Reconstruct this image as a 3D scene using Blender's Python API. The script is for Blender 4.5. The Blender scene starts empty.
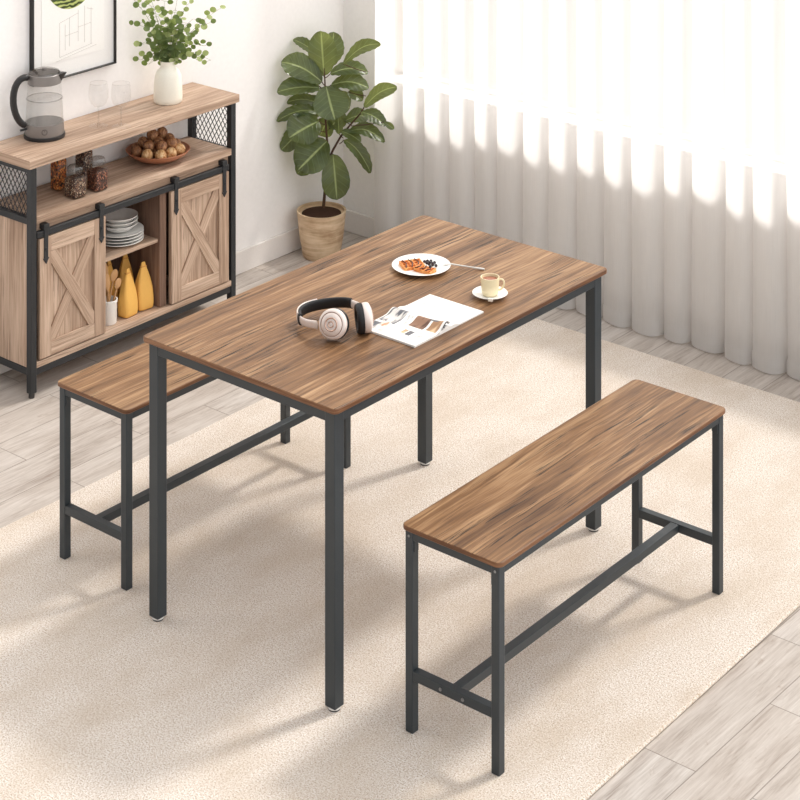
import bpy, math, random
from mathutils import Vector, Matrix, Euler
R = math.radians
SC = bpy.context.scene
COL = SC.collection
PI = math.pi

# ------------------------------------------------------------------ camera
FPX, HY, CAMH, YAW = 2017.86, -496.14, 2.9472, -0.6935
CAM = Vector((3.590, -4.2533, CAMH))
VIEW = Vector((math.sin(YAW), math.cos(YAW), 0))
RIGHT = Vector((math.cos(YAW), -math.sin(YAW), 0))
cd = bpy.data.cameras.new('camera'); cam = bpy.data.objects.new('camera', cd); COL.objects.link(cam)
cam.location = CAM; cam.rotation_euler = (PI / 2, 0, -YAW)
cd.sensor_fit = 'HORIZONTAL'; cd.sensor_width = 36; cd.lens = 36 * FPX / 800
cd.shift_x = 0; cd.shift_y = -(400 - HY) / 800
cd.clip_start = .05; cd.clip_end = 200
SC.camera = cam

def ray(u, v):
    return VIEW + RIGHT * ((u - 400) / FPX) + Vector((0, 0, -(v - HY) / FPX))
def onz(u, v, z=0.):                      # point of the photo on a horizontal surface
    r = ray(u, v); return CAM + r * ((z - CAMH) / r.z)
def onx(u, v, x):
    r = ray(u, v); return CAM + r * ((x - CAM.x) / r.x)
def depth_of(p): return (Vector(p) - CAM).dot(VIEW)
def at(u, v, d): return CAM + ray(u, v) * d

# ------------------------------------------------------------------ colours / materials
def lin(c):
    c = c / 255
    return c / 12.92 if c <= .04045 else ((c + .055) / 1.055) ** 2.4
def C(r, g, b): return (lin(r), lin(g), lin(b), 1)

class NT:
    def __init__(s, name):
        s.m = bpy.data.materials.new(name); s.m.use_nodes = True
        s.t = s.m.node_tree; s.t.nodes.clear()
        s.out = s.n('ShaderNodeOutputMaterial')
    def n(s, typ, **kw):
        nd = s.t.nodes.new(typ)
        for k, v in kw.items():
            if k.startswith('_'): setattr(nd, k[1:], v)
        for k, v in kw.items():
            if not k.startswith('_'):
                key = int(k[1:]) if k[0] == 'i' and k[1:].isdigit() else k.replace('__', ' ')
                s.set(nd, key, v)
        return nd
    def set(s, nd, key, v):
        sock = nd.inputs[key]
        if isinstance(v, bpy.types.NodeSocket): s.t.links.new(v, sock)
        elif isinstance(v, bpy.types.Node): s.t.links.new(v.outputs[0], sock)
        else: sock.default_value = v
    def ramp(s, fac, stops, interp='LINEAR'):
        nd = s.t.nodes.new('ShaderNodeValToRGB'); cr = nd.color_ramp; cr.interpolation = interp
        while len(cr.elements) > 1: cr.elements.remove(cr.elements[-1])
        cr.elements[0].position = stops[0][0]; cr.elements[0].color = stops[0][1]
        for p, c in stops[1:]:
            e = cr.elements.new(p); e.color = c
        s.set(nd, 0, fac); return nd.outputs[0]
    def mix(s, fac, a, b, mode='MIX'):
        nd = s.t.nodes.new('ShaderNodeMix'); nd.data_type = 'RGBA'; nd.blend_type = mode
        s.set(nd, 0, fac); s.set(nd, 6, a); s.set(nd, 7, b); return nd.outputs[2]
    def math(s, op, a, b=None, c=None):
        nd = s.t.nodes.new('ShaderNodeMath'); nd.operation = op
        s.set(nd, 0, a)
        if b is not None: s.set(nd, 1, b)
        if c is not None: s.set(nd, 2, c)
        return nd.outputs[0]
    def bsdf(s, **kw):
        nd = s.n('ShaderNodeBsdfPrincipled', **kw)
        s.t.links.new(nd.outputs[0], s.out.inputs[0]); return nd
    def bump(s, h, strength=.3, dist=.002):
        return s.n('ShaderNodeBump', Strength=strength, Distance=dist, Height=h).outputs[0]
    def noise(s, vec, scale, detail=4, rough=.55, dist=0.):
        return s.n('ShaderNodeTexNoise', Vector=vec, Scale=scale, Detail=detail, Roughness=rough, Distortion=dist).outputs[0]
    def mapping(s, vec, scale=(1, 1, 1), loc=(0, 0, 0), rot=(0, 0, 0)):
        return s.n('ShaderNodeMapping', Vector=vec, Scale=scale, Location=loc, Rotation=rot).outputs[0]
K = (0, 0, 0, 1); W = (1, 1, 1, 1)

def plain(name, col, rough=.5, metal=0., spec=.5, bump=0., bscale=200, **kw):
    t = NT(name); tc = t.n('ShaderNodeTexCoord').outputs[3]
    n = t.noise(tc, bscale, 3)
    c = t.mix(n, tuple(x * .95 for x in col[:3]) + (1,), tuple(min(1, x * 1.05) for x in col[:3]) + (1,))
    b = t.bsdf(Base__Color=c, Roughness=rough, Metallic=metal)
    b.inputs['Specular IOR Level'].default_value = spec
    for k, v in kw.items(): b.inputs[k.replace('__', ' ')].default_value = v
    if bump: t.set(b, 'Normal', t.bump(n, bump))
    return t.m

def wood(name, light, mid, dark, crack, crack_amt=.6, rough=.42, stretch=1., bands=(1.3, 9.), contrast=(.36, .5, .64)):
    t = NT(name)
    uv = t.n('ShaderNodeTexCoord').outputs[2]
    wob = t.noise(t.mapping(uv, (1.8, 6, 1)), 1., 3)
    sep = t.n('ShaderNodeSeparateXYZ', i0=uv)
    vv = t.math('ADD', sep.outputs[1], t.math('MULTIPLY', t.math('SUBTRACT', wob, .5), .042))
    uv2 = t.n('ShaderNodeCombineXYZ', i0=sep.outputs[0], i1=vv, i2=0.).outputs[0]
    n1 = t.noise(t.mapping(uv2, (bands[0] * stretch, bands[1], 1)), 1.6, 3, .6, .4)
    n2 = t.noise(t.mapping(uv2, (1.5 * stretch, 52, 1), (3, 7, 0)), 1.4, 7, .66, .35)
    n3 = t.noise(t.mapping(uv2, (4 * stretch, 150, 1), (1, 2, 0)), 1., 3, .7)
    v = t.math('ADD', t.math('MULTIPLY', n1, .55), t.math('MULTIPLY', n2, .45))
    v = t.math('ADD', v, t.math('MULTIPLY', t.math('SUBTRACT', n3, .5), .36))
    c = t.ramp(v, [(contrast[0], dark), (contrast[1], mid), (contrast[2], light)])
    k1 = t.noise(t.mapping(uv2, (2.4 * stretch, 110, 1), (9, 3, 0)), 1.2, 4, .65, .9)
    k2 = t.noise(t.mapping(uv, (3.2, 7, 1), (5, 1, 0)), 1., 2)
    kk = t.math('MULTIPLY', t.ramp(k1, [(.555, K), (.60, W)]), t.ramp(k2, [(.46, K), (.54, W)]))
    c = t.mix(t.math('MULTIPLY', kk, crack_amt), c, crack)
    b = t.bsdf(Base__Color=c, Roughness=rough)
    b.inputs['Specular IOR Level'].default_value = .35
    t.set(b, 'Normal', t.bump(t.math('SUBTRACT', t.math('ADD', n3, n2), kk), .25, .0012))
    return t.m

M = {}
M['table_wood'] = wood('table_wood', C(188, 151, 112), C(136, 100, 68), C(86, 59, 39), C(36, 25, 18), .9, bands=(.8, 9.), contrast=(.35, .50, .66))
M['table_edge'] = wood('table_edge_wood', C(150, 108, 76), C(112, 74, 48), C(80, 50, 32), C(50, 30, 20), .2)
M['pale_wood'] = wood('pale_wood', C(214, 188, 166), C(180, 152, 130), C(138, 111, 92), C(106, 82, 66), .5, rough=.55, bands=(.9, 7.), contrast=(.33, .49, .64))
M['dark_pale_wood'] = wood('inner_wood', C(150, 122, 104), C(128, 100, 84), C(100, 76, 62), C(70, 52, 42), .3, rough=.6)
M['metal'] = plain('charcoal_metal', C(50, 57, 62), .42, .0, .5, .05, 900)
M['black_metal'] = plain('black_metal', C(38, 40, 43), .45, .0, .5, .05, 900)
M['screw'] = plain('screw_steel', C(150, 152, 155), .3, .9)
M['foot_white'] = plain('white_foot_plastic', C(238, 236, 232), .4)
M['foot_dark'] = plain('dark_foot_plastic', C(60, 58, 56), .5)
M['wall'] = plain('wall_paint', C(247, 244, 242), .9, 0, .2, .03, 60)
M['bounce_ground'] = plain('pale_bounce_ground', C(164, 162, 158), .9)
M['baseboard'] = plain('baseboard_paint', C(238, 232, 227), .6, 0, .3)
M['ceramic'] = plain('white_ceramic', C(250, 248, 244), .22, 0, .5)
M['vase'] = plain('cream_vase', C(246, 242, 228), .35, 0, .4)
M['cup'] = plain('cream_cup', C(240, 226, 188), .25)
M['coffee'] = plain('coffee', C(168, 112, 92), .2)
M['steel'] = plain('brushed_steel', C(228, 225, 220), .38, .85)
M['black_plastic'] = plain('black_plastic', C(34, 33, 34), .4)
M['grey_plastic'] = plain('smoky_grey_metal', C(138, 133, 130), .35, .4)
M['rose'] = plain('rose_white_shell', C(240, 226, 218), .28, .15)
M['rose_dark'] = plain('rose_ring', C(204, 170, 152), .25, .6)
M['cushion'] = plain('black_leather', C(36, 36, 38), .5, 0, .4, .2, 300)
M['frame_black'] = plain('black_frame', C(30, 28, 27), .4)
M['mat'] = plain('mat_board', C(240, 238, 235), .8)
M['print'] = plain('print_paper', C(244, 242, 238), .8)
M['ink'] = plain('pencil_ink', C(196, 192, 188), .8)
M['spoon'] = plain('beech_wood', C(196, 150, 102), .55)
M['bag'] = plain('yellow_paper_bag', C(240, 186, 98), .55, 0, .3, .3, 60)
M['bag_tie'] = plain('bag_top', C(214, 150, 78), .6)
M['soil'] = plain('soil', C(72, 52, 42), .95, 0, .1, 1., 160)
M['trunk'] = plain('trunk_bark', C(84, 62, 48), .8, 0, .2, .6, 200)
M['bowl'] = plain('wooden_bowl', C(176, 118, 88), .5, 0, .4)
M['stem'] = plain('green_stem', C(110, 118, 70), .6)
M['page'] = plain('page_paper', C(246, 243, 238), .5)
M['curtain_rail'] = plain('white_rail', C(235, 235, 232), .5)
M['berry'] = plain('blueberry', C(44, 32, 40), .4)
M['cream'] = plain('whipped_cream', C(245, 236, 222), .5)
M['syrup'] = plain('dark_syrup', C(70, 34, 26), .25)

def mat_pot():
    t = NT('pot_wood'); tc = t.n('ShaderNodeTexCoord').outputs[3]
    n = t.noise(t.mapping(tc, (6, 6, 60)), 1., 5, .6, .6); n2 = t.noise(tc, 14, 4)
    c = t.ramp(t.math('ADD', t.math('MULTIPLY', n, .6), t.math('MULTIPLY', n2, .4)), [(.35, C(172, 138, 104)), (.52, C(214, 186, 152)), (.66, C(232, 208, 178))])
    b = t.bsdf(Base__Color=c, Roughness=.65); t.set(b, 'Normal', t.bump(n, .3)); return t.m
M['pot'] = mat_pot()

def mat_walnut(name, a, b_, c_):
    t = NT(name); tc = t.n('ShaderNodeTexCoord').outputs[3]
    n = t.noise(t.mapping(tc, (30, 30, 60)), 2., 4, .6, 1.)
    c = t.ramp(n, [(.35, a), (.5, b_), (.65, c_)])
    b = t.bsdf(Base__Color=c, Roughness=.5); t.set(b, 'Normal', t.bump(n, .6)); return t.m
M['walnut'] = mat_walnut('walnut_shell', C(104, 66, 42), C(156, 108, 72), C(196, 148, 106))
M['walnut_pale'] = mat_walnut('pale_walnut_shell', C(176, 120, 70), C(222, 176, 122), C(244, 214, 168))
M['waffle'] = mat_walnut('toasted_waffle', C(200, 104, 44), C(232, 146, 72), C(246, 186, 110))

def mat_grain(name, cols, scale=230):
    t = NT(name); tc = t.n('ShaderNodeTexCoord').outputs[3]
    vo = t.n('ShaderNodeTexVoronoi', Vector=tc, Scale=scale)
    s = t.n('ShaderNodeSeparateColor', i0=vo.outputs[1])
    st = [(i / len(cols), c) for i, c in enumerate(cols)]
    c = t.ramp(s.outputs[0], st, 'CONSTANT')
    c = t.mix(t.ramp(vo.outputs[0], [(.35, K), (.75, W)]), c, C(40, 22, 16))
    b = t.bsdf(Base__Color=c, Roughness=.55); t.set(b, 'Normal', t.bump(vo.outputs[0], .8)); return t.m
M['nuts'] = mat_grain('orange_nuts', [C(226, 136, 60), C(200, 108, 42), C(240, 164, 88), C(176, 92, 40)], 150)
M['beans'] = mat_grain('dark_seeds', [C(70, 40, 32), C(116, 74, 56), C(150, 110, 84), C(50, 30, 26), C(214, 190, 160)], 240)
M['beans_red'] = mat_grain('brown_beans', [C(96, 48, 34), C(140, 78, 52), C(84, 44, 34), C(190, 130, 96)], 230)

def mat_glass(name, tint, gloss=.9, thick=.06, rough=.03, edge=.6):
    t = NT(name)
    tr = t.n('ShaderNodeBsdfTransparent', Color=tint); gl = t.n('ShaderNodeBsdfGlossy', Color=(gloss, gloss, gloss, 1), Roughness=rough)
    lw = t.n('ShaderNodeLayerWeight', Blend=.25)
    f = t.math('MULTIPLY_ADD', t.math('POWER', lw.outputs[1], 3.), edge, thick)
    mx = t.n('ShaderNodeMixShader', i0=f, i1=tr, i2=gl)
    t.t.links.new(mx.outputs[0], t.out.inputs[0]); return t.m
M['glass'] = mat_glass('clear_glass', (.95, .95, .945, 1), .9, .025)
M['thin_glass'] = mat_glass('thin_stem_glass', (.95, .948, .945, 1), .98, .05, .02, .5)
M['lid_glass'] = mat_glass('smoky_lid_glass', (.74, .73, .72, 1), .9, .10, .1)
M['water'] = mat_glass('water', (.93, .93, .93, 1), .9, .03)
M['window_glass'] = mat_glass('window_glass', (.98, .98, .98, 1), .9, .02)

def mat_curtain():
    t = NT('sheer_curtain'); uv = t.n('ShaderNodeTexCoord').outputs[2]
    w = t.noise(t.mapping(uv, (700, 8, 1)), 1., 2)
    f = t.math('MULTIPLY_ADD', w, .10, CURT_T - .05)
    tr = t.n('ShaderNodeBsdfTransparent', Color=(1, .995, .985, 1))
    di = t.n('ShaderNodeBsdfDiffuse', Color=(.88, .865, .85, 1)); tl = t.n('ShaderNodeBsdfTranslucent', Color=(.88, .865, .85, 1))
    m1 = t.n('ShaderNodeMixShader', i0=.53, i1=di, i2=tl)
    m2 = t.n('ShaderNodeMixShader', i0=f, i1=m1, i2=tr)
    t.t.links.new(m2.outputs[0], t.out.inputs[0]); return t.m
CURT_T = .25
M['curtain'] = mat_curtain()

def mat_floor():
    t = NT('floor_planks'); tc = t.n('ShaderNodeTexCoord').outputs[3]
    mp = t.mapping(tc, (1, 1, 1), (-.19 + .62 * 8, .06 + 0.0, 0), (0, 0, 0))
    s = t.n('ShaderNodeSeparateXYZ', i0=tc)
    # planks run along Y: swap axes so the brick rows run along it
    px = t.math('ADD', s.outputs[1], .19 + .62 * 20)
    py = t.math('ADD', s.outputs[0], -.06 + .15 * 41)
    v = t.n('ShaderNodeCombineXYZ', i0=px, i1=py, i2=0.).outputs[0]
    br = t.n('ShaderNodeTexBrick', Vector=v, Color1=C(0, 0, 0), Color2=C(255, 255, 255), Mortar=K, Scale=1., Mortar__Size=.0016, Mortar__Smooth=.3, Bias=0., Brick__Width=.62, Row__Height=.15, _offset=.44, _offset_frequency=2, _squash=1.)
    row = t.math('FLOOR', t.math('DIVIDE', py, .15))
    u2 = t.math('ADD', px, t.math('MULTIPLY', row, 3.7))
    tone = t.n('ShaderNodeSeparateColor', i0=br.outputs[0]).outputs[0]
    v2 = t.n('ShaderNodeCombineXYZ', i0=t.math('ADD', u2, t.math('MULTIPLY', tone, 5.)), i1=py, i2=tone).outputs[0]
    n1 = t.noise(t.mapping(v2, (2.2, 16, 1)), 1.3, 4, .6, .8)
    n2 = t.noise(t.mapping(v2, (7, 120, 1)), 1.3, 4, .65, .6)
    g = t.math('ADD', t.math('MULTIPLY', n1, .55), t.math('MULTIPLY', n2, .45))
    c = t.ramp(g, [(.33, C(150, 138, 129)), (.48, C(190, 181, 173)), (.64, C(213, 206, 199))])
    c = t.mix(t.math('MULTIPLY', tone, .30), c, C(176, 160, 146))
    k = t.math('MULTIPLY', t.ramp(t.noise(t.mapping(v2, (10, 26, 1)), 1.3, 5, .7, 1.), [(.60, K), (.70, W)]), .35)
    c = t.mix(k, c, C(140, 118, 100))
    c = t.mix(t.math('MULTIPLY', br.outputs[1], .75), c, C(120, 108, 98))
    b = t.bsdf(Base__Color=c, Roughness=.5); b.inputs['Specular IOR Level'].default_value = .35
    t.set(b, 'Normal', t.bump(t.math('SUBTRACT', n2, t.math('MULTIPLY', br.outputs[1], 3.)), .25, .0015)); return t.m
M['floor'] = mat_floor()

def mat_rug():
    t = NT('rug_pile'); tc = t.n('ShaderNodeTexCoord').outputs[3]
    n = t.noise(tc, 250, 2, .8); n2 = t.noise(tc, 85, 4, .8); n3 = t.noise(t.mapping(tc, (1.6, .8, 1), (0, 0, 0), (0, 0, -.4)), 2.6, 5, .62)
    c = t.ramp(n, [(.36, C(176, 150, 122)), (.46, C(228, 214, 199)), (.60, C(250, 244, 238))])
    c = t.mix(t.math('MULTIPLY', t.ramp(n2, [(.45, K), (.7, W)]), .3), c, C(196, 174, 150))
    c = t.mix(t.math('MULTIPLY', t.ramp(n3, [(.44, K), (.62, W)]), .38), c, C(196, 174, 148))  # broad mottle: uneven pile tone, plus dappled shade put into the rug colour
    b = t.bsdf(Base__Color=c, Roughness=.95); b.inputs['Specular IOR Level'].default_value = .1
    b.inputs['Sheen Weight'].default_value = .2
    t.set(b, 'Normal', t.bump(t.math('ADD', n, t.math('MULTIPLY', n2, 1.2)), .7, .004)); return t.m
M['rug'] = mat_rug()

def mat_leaf():
    t = NT('fig_leaf'); uv = t.n('ShaderNodeTexCoord').outputs[2]
    s = t.n('ShaderNodeSeparateXYZ', i0=uv); u = s.outputs[0]; v = s.outputs[1]
    av = t.math('ABSOLUTE', t.math('SUBTRACT', v, .5))
    ph = t.math('FRACT', t.math('SUBTRACT', t.math('MULTIPLY', u, 6.5), t.math('MULTIPLY', av, 3.2)))
    vein = t.ramp(t.math('ABSOLUTE', t.math('SUBTRACT', ph, .5)), [(0., W), (.07, K)])
    mid = t.ramp(av, [(.0, W), (.022, W), (.04, K)])
    f = t.math('MAXIMUM', t.math('MULTIPLY', vein, .28), t.math('MULTIPLY', mid, .8))
    tc = t.n('ShaderNodeTexCoord').outputs[3]
    c = t.ramp(t.noise(tc, 12, 3), [(.35, C(38, 54, 32)), (.65, C(76, 92, 54))])
    c = t.mix(f, c, C(168, 180, 120))
    geo = t.n('ShaderNodeNewGeometry')
    c = t.mix(t.math('MULTIPLY', geo.outputs[6], .8), c, C(150, 160, 104))
    b = t.n('ShaderNodeBsdfPrincipled', Base__Color=c, Roughness=.27)
    t.set(b, 'Normal', t.bump(t.math('SUBTRACT', 1., f), .5, .004))
    tl = t.n('ShaderNodeBsdfTranslucent', Color=C(206, 216, 116))
    mx = t.n('ShaderNodeMixShader', i0=.20, i1=b.outputs[0], i2=tl.outputs[0]); t.t.links.new(mx.outputs[0], t.out.inputs[0])
    return t.m
M['leaf'] = mat_leaf()
def mat_euc(name, a, b_):
    t = NT(name); tc = t.n('ShaderNodeTexCoord').outputs[3]
    c = t.ramp(t.noise(tc, 35, 2), [(.35, a), (.65, b_)])
    b = t.n('ShaderNodeBsdfPrincipled', Base__Color=c, Roughness=.5)
    tl = t.n('ShaderNodeBsdfTranslucent', Color=C(150, 176, 80))
    mx = t.n('ShaderNodeMixShader', i0=.3, i1=b.outputs[0], i2=tl.outputs[0]); t.t.links.new(mx.outputs[0], t.out.inputs[0])
    return t.m
M['euc'] = mat_euc('eucalyptus_leaf', C(70, 88, 46), C(108, 124, 72))
M['euc_pale'] = mat_euc('eucalyptus_leaf_pale', C(150, 164, 96), C(190, 200, 140))
def mat_marble():
    t = NT('green_marbled_disc'); tc = t.n('ShaderNodeTexCoord').outputs[3]
    w = t.n('ShaderNodeTexWave', Vector=tc, Scale=18., Distortion=9., Detail=3., _bands_direction='Z')
    c = t.ramp(w.outputs[0], [(.1, C(38, 48, 22)), (.5, C(112, 130, 50)), (.9, C(188, 196, 120))])
    t.bsdf(Base__Color=c, Roughness=.7); return t.m
M['marble'] = mat_marble()
def printed(name, a, b_, scale, rot=0):
    t = NT(name); tc = t.n('ShaderNodeTexCoord').outputs[3]
    w = t.noise(t.mapping(tc, (scale, scale * .3, 1), (0, 0, 0), (0, 0, rot)), 1., 2)
    c = t.ramp(w, [(.42, a), (.56, b_)])
    t.bsdf(Base__Color=c, Roughness=.45); return t.m
M['photo_room'] = printed('printed_photo_grey', C(96, 98, 104), C(226, 220, 214), 60, .4)
M['photo_brown'] = printed('printed_photo_brown', C(92, 58, 42), C(150, 112, 88), 50)
M['photo_beige'] = printed('printed_photo_beige', C(222, 190, 150), C(170, 128, 92), 50)
M['photo_orange'] = printed('printed_photo_orange', C(222, 148, 112), C(244, 232, 222), 70, .8)
M['text_ink'] = printed('printed_text', C(206, 202, 198), C(246, 243, 238), 220)
M['photo_dark'] = printed('printed_photo_dark', C(52, 54, 60), C(120, 120, 124), 60)

# ------------------------------------------------------------------ mesh builder
class MB:
    def __init__(s): s.v = []; s.f = []; s.uv = []; s.mi = []; s.r = random.Random(len(bpy.data.meshes) * 7 + 3)
    def face(s, idx, uvs=None, mi=0):
        s.f.append(idx); s.uv.append(uvs or [(s.v[i][0], s.v[i][1]) for i in idx]); s.mi.append(mi)
    def box(s, x0, x1, y0, y1, z0, z1, g='y', X=None, mi=0):
        b = len(s.v); g = 'xyz'.index(g); ou, ov = s.r.uniform(0, 20), s.r.uniform(0, 20)
        cs = [(x, y, z) for x in (x0, x1) for y in (y0, y1) for z in (z0, z1)]
        for c in cs: s.v.append(tuple(X @ Vector(c)) if X else c)
        for idx, n in (((0, 1, 3, 2), 0), ((4, 6, 7, 5), 0), ((0, 4, 5, 1), 1), ((2, 3, 7, 6), 1), ((0, 2, 6, 4), 2), ((1, 5, 7, 3), 2)):
            o = [a for a in range(3) if a != n]
            if n != g: uvs = [(cs[i][g] + ou, cs[i][[a for a in o if a != g][0]] + cs[i][n] + ov) for i in idx]
            else: uvs = [(cs[i][o[0]] * .3 + ou, cs[i][o[1]] + ov) for i in idx]
            s.face([b + i for i in idx], uvs, mi)
        return s
    def cube(s, c, d, g='y', X=None, mi=0):
        return s.box(c[0] - d[0] / 2, c[0] + d[0] / 2, c[1] - d[1] / 2, c[1] + d[1] / 2, c[2] - d[2] / 2, c[2] + d[2] / 2, g, X, mi)
    def lathe(s, prof, seg=40, X=None, mi=0, cap0=False, cap1=False, mis=None):
        X = X or Matrix(); b = len(s.v); n = len(prof)
        for r, z in prof:
            for k in range(seg):
                a = 2 * PI * k / seg; s.v.append(tuple(X @ Vector((r * math.cos(a), r * math.sin(a), z))))
        for i in range(n - 1):
            for k in range(seg):
                k2 = (k + 1) % seg
                s.face([b + i * seg + k, b + i * seg + k2, b + (i + 1) * seg + k2, b + (i + 1) * seg + k],
                       [(k / seg, i / n), ((k + 1) / seg, i / n), ((k + 1) / seg, (i + 1) / n), (k / seg, (i + 1) / n)], mis[i] if mis else mi)
        if cap0: s.face([b + k for k in range(seg)][::-1], None, mi)
        if cap1: s.face([b + (n - 1) * seg + k for k in range(seg)], None, mis[-1] if mis else mi)
        return s
    def tube(s, pts, rad, seg=10, mi=0, caps=True, flat=None):
        pts = [Vector(p) for p in pts]; n = len(pts); b = len(s.v)
        if not hasattr(rad, '__len__'): rad = [rad] * n
        up = None
        for i, p in enumerate(pts):
            t = (pts[min(i + 1, n - 1)] - pts[max(i - 1, 0)]).normalized()
            if up is None: up = Vector((0, 0, 1)) if abs(t.z) < .9 else Vector((1, 0, 0))
            e = (up - t * up.dot(t)).normalized(); up = e; w = t.cross(e)
            for k in range(seg):
                a = 2 * PI * k / seg
                ca, sa = math.cos(a), math.sin(a)
                if flat:      # rounded flat strip: flat = (half height, half thickness)
                    q = 3.; r0 = (abs(ca) ** q + abs(sa) ** q) ** (-1 / q)
                    s.v.append(tuple(p + e * (ca * r0 * flat[0]) + w * (sa * r0 * flat[1])))
                else: s.v.append(tuple(p + (e * ca + w * sa) * rad[i]))
        for i in range(n - 1):
            for k in range(seg):
                k2 = (k + 1) % seg
                s.face([b + i * seg + k, b + i * seg + k2, b + (i + 1) * seg + k2, b + (i + 1) * seg + k], None, mi)
        if caps:
            s.face([b + k for k in range(seg)][::-1], None, mi); s.face([b + (n - 1) * seg + k for k in range(seg)], None, mi)
        return s
    def prism(s, poly, z0, z1, X=None, mi=0, mi_side=None, ox=0., oy=0.):
        b = len(s.v); n = len(poly); T = (lambda c: tuple(X @ Vector(c))) if X else (lambda c: c)
        for z in (z0, z1):
            for p in poly: s.v.append(T((p[0], p[1], z)))
        s.face([b + i for i in range(n)][::-1], [(p[1] + oy, p[0] + ox) for p in poly][::-1], mi)
        s.face([b + n + i for i in range(n)], [(p[1] + oy, p[0] + ox) for p in poly], mi)
        ms = mi if mi_side is None else mi_side; L = 0.
        for i in range(n):
            j = (i + 1) % n; d = math.dist(poly[i][:2], poly[j][:2])
            s.face([b + i, b + j, b + n + j, b + n + i], [(L, z0), (L + d, z0), (L + d, z1), (L, z1)], ms); L += d
        return s
    def ellip(s, c, r, seg=14, rings=9, mi=0, X=None, jit=0.):
        b = len(s.v); rr = s.r
        def T(p):
            p = Vector(p)
            return tuple((X @ p if X else p) + Vector(c))
        s.v.append(T((0, 0, -r[2])))
        for i in range(1, rings):
            ph = PI * i / rings
            for k in range(seg):
                a = 2 * PI * k / seg; j = 1 + rr.uniform(-jit, jit)
                s.v.append(T((r[0] * math.sin(ph) * math.cos(a) * j, r[1] * math.sin(ph) * math.sin(a) * j, -r[2] * math.cos(ph) * j)))
        s.v.append(T((0, 0, r[2]))); last = len(s.v) - 1
        for k in range(seg):
            k2 = (k + 1) % seg
            s.face([b, b + 1 + k2, b + 1 + k], None, mi); s.face([last, last - seg + k, last - seg + k2], None, mi)
            for i in range(rings - 2):
                q = b + 1 + i * seg; s.face([q + k, q + k2, q + seg + k2, q + seg + k], None, mi)
        return s
    def build(s, name, mats, parent=None, bevel=0., smooth=40, solid=0., subd=0, seg=2):
        me = bpy.data.meshes.new(name); me.from_pydata(s.v, [], s.f)
        if not isinstance(mats, (list, tuple)): mats = [mats]
        for m in mats: me.materials.append(M[m])
        ul = me.uv_layers.new(name='UVMap'); k = 0
        for p, uv, mi in zip(me.polygons, s.uv, s.mi):
            p.material_index = mi; p.use_smooth = smooth > 0
            for q in uv: ul.data[k].uv = q; k += 1
        me.update()
        if smooth > 0: me.set_sharp_from_angle(angle=R(smooth))
        o = bpy.data.objects.new(name, me); COL.objects.link(o)
        if parent: o.parent = parent
        if solid: md = o.modifiers.new('solid', 'SOLIDIFY'); md.thickness = solid; md.offset = 0
        if bevel: md = o.modifiers.new('bevel', 'BEVEL'); md.width = bevel; md.segments = seg; md.limit_method = 'ANGLE'; md.angle_limit = R(35)
        if subd: md = o.modifiers.new('subd', 'SUBSURF'); md.levels = subd; md.render_levels = subd
        return o

def tag(o, label, cat, group=None):
    o['label'] = label; o['category'] = cat
    if group: o['group'] = group
    return o
def thing(name, label, cat, loc=(0, 0, 0), rz=0., group=None):
    o = bpy.data.objects.new(name, None); COL.objects.link(o); o.empty_display_size = .1
    o.location = loc; o.rotation_euler = (0, 0, rz); return tag(o, label, cat, group)
def struct(o): o['kind'] = 'structure'; return o
def copy_tree(o, parent=None):
    c = o.copy(); COL.objects.link(c); c.parent = parent
    for ch in [x for x in o.children]: copy_tree(ch, c)
    return c
def rrect(w, l, r, n=5):
    pts = []
    for cx, cy, a0 in ((w / 2 - r, l / 2 - r, 0), (-w / 2 + r, l / 2 - r, 90), (-w / 2 + r, -l / 2 + r, 180), (w / 2 - r, -l / 2 + r, 270)):
        for k in range(n + 1):
            a = R(a0 + 90 * k / n); pts.append((cx + r * math.cos(a), cy + r * math.sin(a)))
    return pts
def rot_to(axis):   # matrix whose Z is the axis
    return Vector(axis).normalized().to_track_quat('Z', 'Y').to_matrix().to_4x4()

# ------------------------------------------------------------------ setting
WX, WY, WH, FZ = -1.85, 1.93, 5.2, -.012
struct(MB().box(WX - .1, 3.2, -3.6, WY + .2, -.05, FZ).build('floor', 'floor', smooth=0))
struct(MB().box(-9, 7, WY + .2, 9, -.08, -.06).build('added_ground_outside', 'bounce_ground', smooth=0))  # pale ground added outside so its sunlit face brightens the curtain from behind
struct(MB().box(WX - .1, WX, -2.2, WY + .2, FZ, WH).build('wall_left', 'wall', smooth=0))
OX0, OX1, SILL, HEAD = -1.66, 2.9, .64, 5.0
w = MB()
w.box(WX, 3.2, WY, WY + .16, FZ, SILL); w.box(WX, OX0, WY, WY + .16, SILL, WH); w.box(OX1, 3.2, WY, WY + .16, SILL, WH); w.box(OX0, OX1, WY, WY + .16, HEAD, WH)
struct(w.build('wall_back', 'wall', smooth=0))
struct(MB().box(WX, WX + .012, -2.2, WY, FZ, .075).build('baseboard_left', 'baseboard', bevel=.003))
struct(MB().box(WX + .012, 3.2, WY - .012, WY, FZ, .075).build('baseboard_back', 'baseboard', bevel=.003))
w = MB()
w.box(OX0, OX1, WY + .10, WY + .14, SILL, SILL + .008); w.box(OX0, OX1, WY + .10, WY + .14, HEAD - .05, HEAD)
w.box(OX0, OX0 + .05, WY + .10, WY + .14, SILL, HEAD); w.box(OX1 - .05, OX1, WY + .10, WY + .14, SILL, HEAD)
win = struct(w.build('window_1', 'baseboard', smooth=0))
MB().box(OX0 + .05, OX1 - .05, WY + .118, WY + .122, SILL + .008, HEAD - .05).build('window_glass', 'window_glass', win, smooth=0)

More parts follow.
